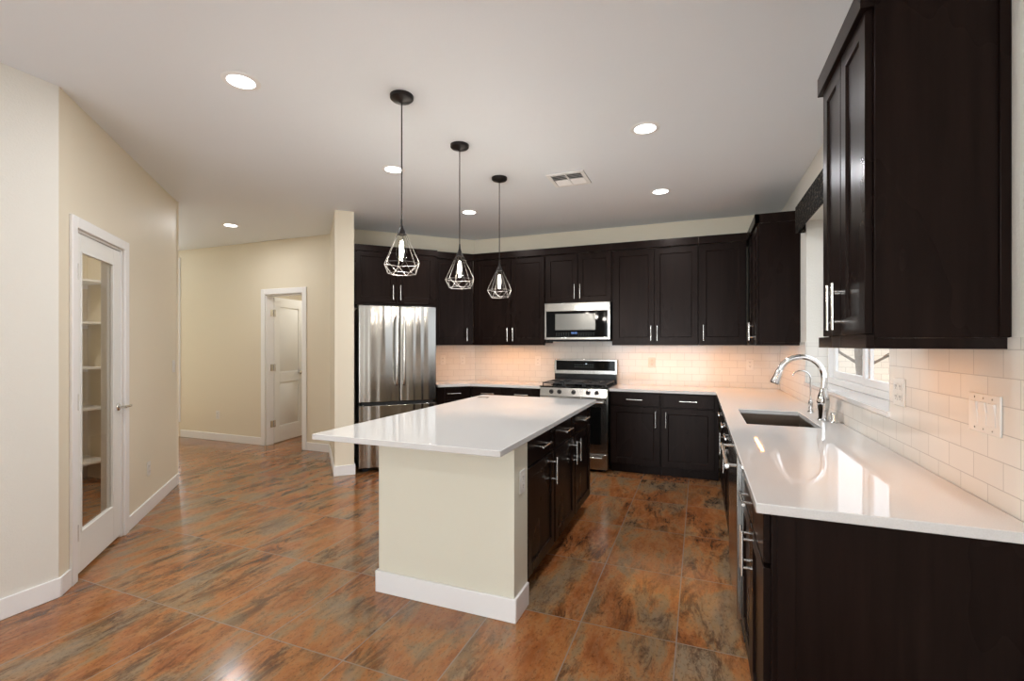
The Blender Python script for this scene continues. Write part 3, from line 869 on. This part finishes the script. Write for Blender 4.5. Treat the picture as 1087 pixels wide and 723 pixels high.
for k in range(4):
    x = .323 + k * .018
    for (a_, b_, c_, d_) in ((0, .010, 0, .002), (0, .010, .018, .020), (0, .010, .009, .011), (0, .002, .009, .020), (.008, .010, 0, .020)): g.box(x + a_, x + b_, .0022, .0039, 1.490 + c_, 1.490 + d_)
g.build('clock_digits', DIGIT, md)
MB().lathe([(.009, 0), (.009, .0015), (.004, .002)], seg=16, M=Matrix.Translation((MW * .48, 0, 1.805)) @ Matrix.Rotation(R(90), 4, 'X')).build('round_emblem', NICKEL, md)
MB().box(.02, MW - .02, .05, .32, 1.405, 1.4195).build('vent_grille', RUBBER, mw)

# ---------------------------------------------------------------- lights
led_bar('warm light bar under the cabinet left of the microwave', (-2.17, UF + .035, UB), 0, .80, UNDER_W * 9)
led_bar('warm light bar under the cabinet right of the microwave', (-.46, UF + .035, UB), 0, .80, UNDER_W * 9)
led_bar('warm light bar under the single-door cabinet at the back right corner', (.20, UF + .035, UB), 0, .36, UNDER_W * 9)
led_bar('warm light bar under the wall cabinet beyond the window', (CX + .035, 4.98, UB), R(90), .60, UNDER_W * 9)
led_bar('warm light bar under the diagonal wall cabinet beside the refrigerator', (*dpos(1.63, DF + .035), UB), R(45), .36, UNDER_W * 6)
led_bar('warm light bar under the big wall cabinet nearest the camera', (NX + .035, 2.00, UB), R(90), .46, UNDER_W * 7)

def can(label, x, y, r=.082, group='recessed ceiling lights'):
    t = thing('recessed_light', label, 'ceiling light', (x, y, H), 0, group)
    n = 40; g = MB()
    g.lathe([(r - .014, -.0005), (r - .014, -.006), (r, -.006), (r + .012, -.002), (r + .012, -.0005)], seg=n); g.build('trim_ring', TRIM, t)
    MB().lathe([(r - .0155, -.003), (r - .0155, -.0007)], seg=n).build('lens', LENS, t)
    area_light('recessed_lamp', (0, 0, -.010), (0, 0, 0), 2 * r - .04, 0, RECESSED_W, (.96, .975, 1), t, 'DISK')
    return t
can('bright round recessed light at the upper left of the ceiling', -2.26, 1.795)
can('bright round recessed light just left of the nearest pendant cord', -2.265, 3.145)
can('bright round recessed light between the far pendant cords and the diagonal wall', -2.255, 4.455)
can('bright round recessed light at the upper right, above the sink side', -.325, 3.15)
can('bright round recessed light near the back right wall cabinets', -.328, 4.495)
can('bright round recessed light in the hall ceiling at the far left', -5.095, 3.913)
can('recessed light in the ceiling over the right aisle, above the picture', -.325, 1.80)
can('recessed light in the ceiling behind the camera on the left', -2.26, -.9)
can('recessed light in the ceiling behind the camera on the right', -.325, -.9)
bl_ = thing('bathroom_fill_light', 'added unseen round fill light on the ceiling behind the open white door', 'ceiling light', (-5.1, 5.8, H))  # added lamp out of view, brightens the bathroom and its open door
MB().lathe([(.05, -.06), (.10, -.045), (.12, -.0005)]).build('diffuser', LENS, bl_)
area_light('bathroom_fill_lamp', (0, 0, -.07), (0, 0, 0), .2, 0, 14, (1, .97, .92), bl_, 'DISK')
pl = thing('pantry_ceiling_light', 'round light on the pantry ceiling behind the glazed door', 'ceiling light', (-4.75, 2.0, H))
MB().lathe([(.05, -.06), (.10, -.045), (.12, -.0005)]).build('diffuser', LENS, pl)
area_light('pantry_lamp', (0, 0, -.07), (0, 0, 0), .2, 0, 14, (1, .93, .82), pl, 'DISK')

def pendant(label, x, y):
    t = thing('pendant_light', label, 'pendant light', (x, y, H), 0, 'wire cage pendants over the island')
    MB().lathe([(.010, -.040), (.020, -.034), (.055, -.026), (.064, -.018), (.065, -.0005)], seg=28).build('canopy', BRONZE, t)
    zt = 1.985 - H
    MB().rod((0, 0, -.04), (0, 0, zt + .075), .0035, 8).build('cord', BRONZE, t)
    MB().lathe([(.026, zt - .002), (.024, zt + .010), (.014, zt + .030), (.007, zt + .055), (.005, zt + .085)], seg=18).build('socket_cup', BRONZE, t)
    rings = [(.026, zt), (.103, 1.822 - H), (.078, 1.764 - H)]
    g = MB(); N = 6; off = .25
    V = lambda k, i, o_=0: (rings[k][0] * math.cos(2 * math.pi * (i + o_ + off) / N), rings[k][0] * math.sin(2 * math.pi * (i + o_ + off) / N), rings[k][1])
    r = .0013
    for i in range(N):
        g.rod(V(0, i), V(1, i), r, 6); g.rod(V(1, i), V(1, i + 1), r, 6); g.rod(V(2, i, .5), V(2, i + 1, .5), r, 6)
        g.rod(V(1, i), V(2, i, .5), r, 6); g.rod(V(1, i + 1), V(2, i, .5), r, 6)
    g.build('wire_cage', CAGE, t)
    b_ = MB().lathe([(.004, -.150), (.018, -.144), (.029, -.125), (.031, -.105), (.026, -.070), (.017, -.035), (.014, -.012), (.013, -.003)], (0, 0, zt), 20).build('bulb', BULBG, t)
    MB().lathe([(.004, -.132), (.010, -.122), (.0125, -.09), (.010, -.05), (.005, -.035)], (0, 0, zt), 12).build('filament', FILA, b_)
    l = bpy.data.lights.new('pendant_lamp', 'POINT'); l.energy = 9.5; l.color = (1, .93, .84); l.shadow_soft_size = .03
    o = bpy.data.objects.new('pendant_lamp', l); C.objects.link(o); o.location = (0, 0, zt - .165); o.parent = t
    return t
pendant('nearest and largest of the three wire cage pendants over the island', -1.555, 2.235)
pendant('middle wire cage pendant of the three over the island', -1.560, 2.935)
pendant('farthest wire cage pendant of the three, closest to the microwave', -1.556, 3.632)

vt = thing('ceiling_vent', 'square white air vent in the kitchen ceiling', 'vent', (-1.02, 3.87, H))
g = MB(); hw_ = .158
for (x0, x1, y0, y1) in ((-hw_, -hw_ + .032, -hw_, hw_), (hw_ - .032, hw_, -hw_, hw_), (-hw_ + .032, hw_ - .032, -hw_, -hw_ + .032), (-hw_ + .032, hw_ - .032, hw_ - .032, hw_), (-.006, .006, -hw_ + .032, hw_ - .032)):
    g.box(x0, x1, y0, y1, -.010, -.0005)
g.build('frame', TRIM, vt, bevel=.002)
MB().box(-hw_ + .02, hw_ - .02, -hw_ + .02, hw_ - .02, -.0028, -.0006).build('duct_opening', SLOT, vt)
for s_ in (-1, 1):
    for k in range(8):
        y = -.112 + k * .032
        M_ = Matrix.Translation((s_ * .066, y, -.0065)) @ Matrix.Rotation(R(28 if k < 4 else -28), 4, 'X')
        MB().box(-.058, .058, -.010, .010, -.0006, .0006, M_).build('louvre', TRIM, vt)

# ---------------------------------------------------------------- valance, outlets, switches, pantry shelves
vl = thing('window_valance', 'dark textured fabric valance box above the kitchen window', 'valance', (0, 0, 0))
g = MB(); g.box(.728, .742, 2.55, 4.43, 2.272, 2.485); g.box(.742, XR - .001, 4.416, 4.43, 2.272, 2.485); g.box(.742, XR - .001, 2.55, 2.564, 2.272, 2.485); g.build('fabric_face', VAL, vl, bevel=.003)
MB().box(.742, XR - .001, 2.564, 4.416, 2.45, 2.484).build('board', TRIM, vl)

def plate(label, x, y, z, rz, kind='outlet', gang=1, w_=None):
    name = {'outlet': 'wall_outlet', 'switch': 'light_switch'}[kind]
    t = thing(name, label, 'outlet' if kind == 'outlet' else 'light switch', (x, y, z), rz)
    W = w_ or (.072 + .047 * (gang - 1))
    MB().box(-W / 2, W / 2, -.006, -.0003, -.058, .058).build('plate', PLATE, t, bevel=.0025)
    for k in range(gang):
        cx = (k - (gang - 1) / 2) * .047
        if kind == 'outlet':
            g = MB()
            for zz in (-.022, .022): g.box(cx - .016, cx + .016, -.0085, -.0061, zz - .015, zz + .015)
            g.build('receptacle', PLATE, t, bevel=.002)
            g = MB()
            for zz in (-.022, .022):
                for dx in (-.006, .006): g.box(cx + dx - .0012, cx + dx + .0012, -.0092, -.0086, zz - .002, zz + .008)
                g.box(cx - .002, cx + .002, -.0092, -.0086, zz - .010, zz - .006)
            g.build('slots', SLOT, t)
        else:
            g = MB(); g.extrude_x([(-.0061, -.034), (-.0061, .034), (-.013, .034), (-.0085, 0), (-.0075, -.034)], cx - .0165, cx + .0165); g.build('rocker', PLATE, t, bevel=.001)
            g = MB()
            for zz in (-.046, .046): g.lathe([(.003, 0), (.003, .001), (.001, .0014)], seg=8, M=Matrix.Translation((cx, -.006, zz)) @ Matrix.Rotation(R(90), 4, 'X'))
            g.build('screws', NICKEL, t)
    return t
RW_ = XR - .008
plate('three-gang white light switch on the tile at the right edge', RW_, 1.822, 1.160, R(-90), 'switch', 3, .168)
plate('white two-gang plate on the tile just right of the window', RW_, 2.465, 1.165, R(-90), 'outlet', 2, .118)
plate('white outlet on the back tile left of the range', -1.90, YB - .008, 1.156, 0)
plate('white outlet on the back tile above the counter right of the range', -.510, YB - .008, 1.156, 0)
plate('white outlet on the back tile near the right corner', .508, YB - .008, 1.152, 0)
for lb, d1_ in (('white outlet on the diagonal tile closest to the refrigerator', 1.603), ('white outlet on the diagonal tile close to the wall corner', 1.872)):
    q_ = dpos(d1_, D2W - .008); plate(lb, q_[0], q_[1], 1.165, R(45))
plate('white outlet low on the hall wall left of the white door', -6.375, YH, .365, 0)
q_ = qpos(1.409); plate('white outlet low on the wall right of the pantry door', q_[0], q_[1], .35, QA)
q_ = qpos(2.102); plate('white light switch at the far end of the pantry wall', q_[0], q_[1], 1.16, QA, 'switch')
plate('white outlet on the right side of the island half wall', IW1, 2.262, .665, R(90))

for i, (z, pos) in enumerate(((2.0, 'topmost'), (1.59, 'second from top'), (1.145, 'middle'), (.745, 'second lowest'), (.22, 'lowest'))):
    t = thing('pantry_shelf', f'{pos} white shelf seen through the pantry door glass', 'shelf', (-5.9, 0, z), 0, 'pantry shelves')
    MB().box(.001, .40, .83, e0[1] - .175, -.02, 0).build('board', TRIM, t, bevel=.002)
    MB().box(.001, .02, .83, e0[1] - .175, -.06, -.0205).build('cleat', TRIM, t)
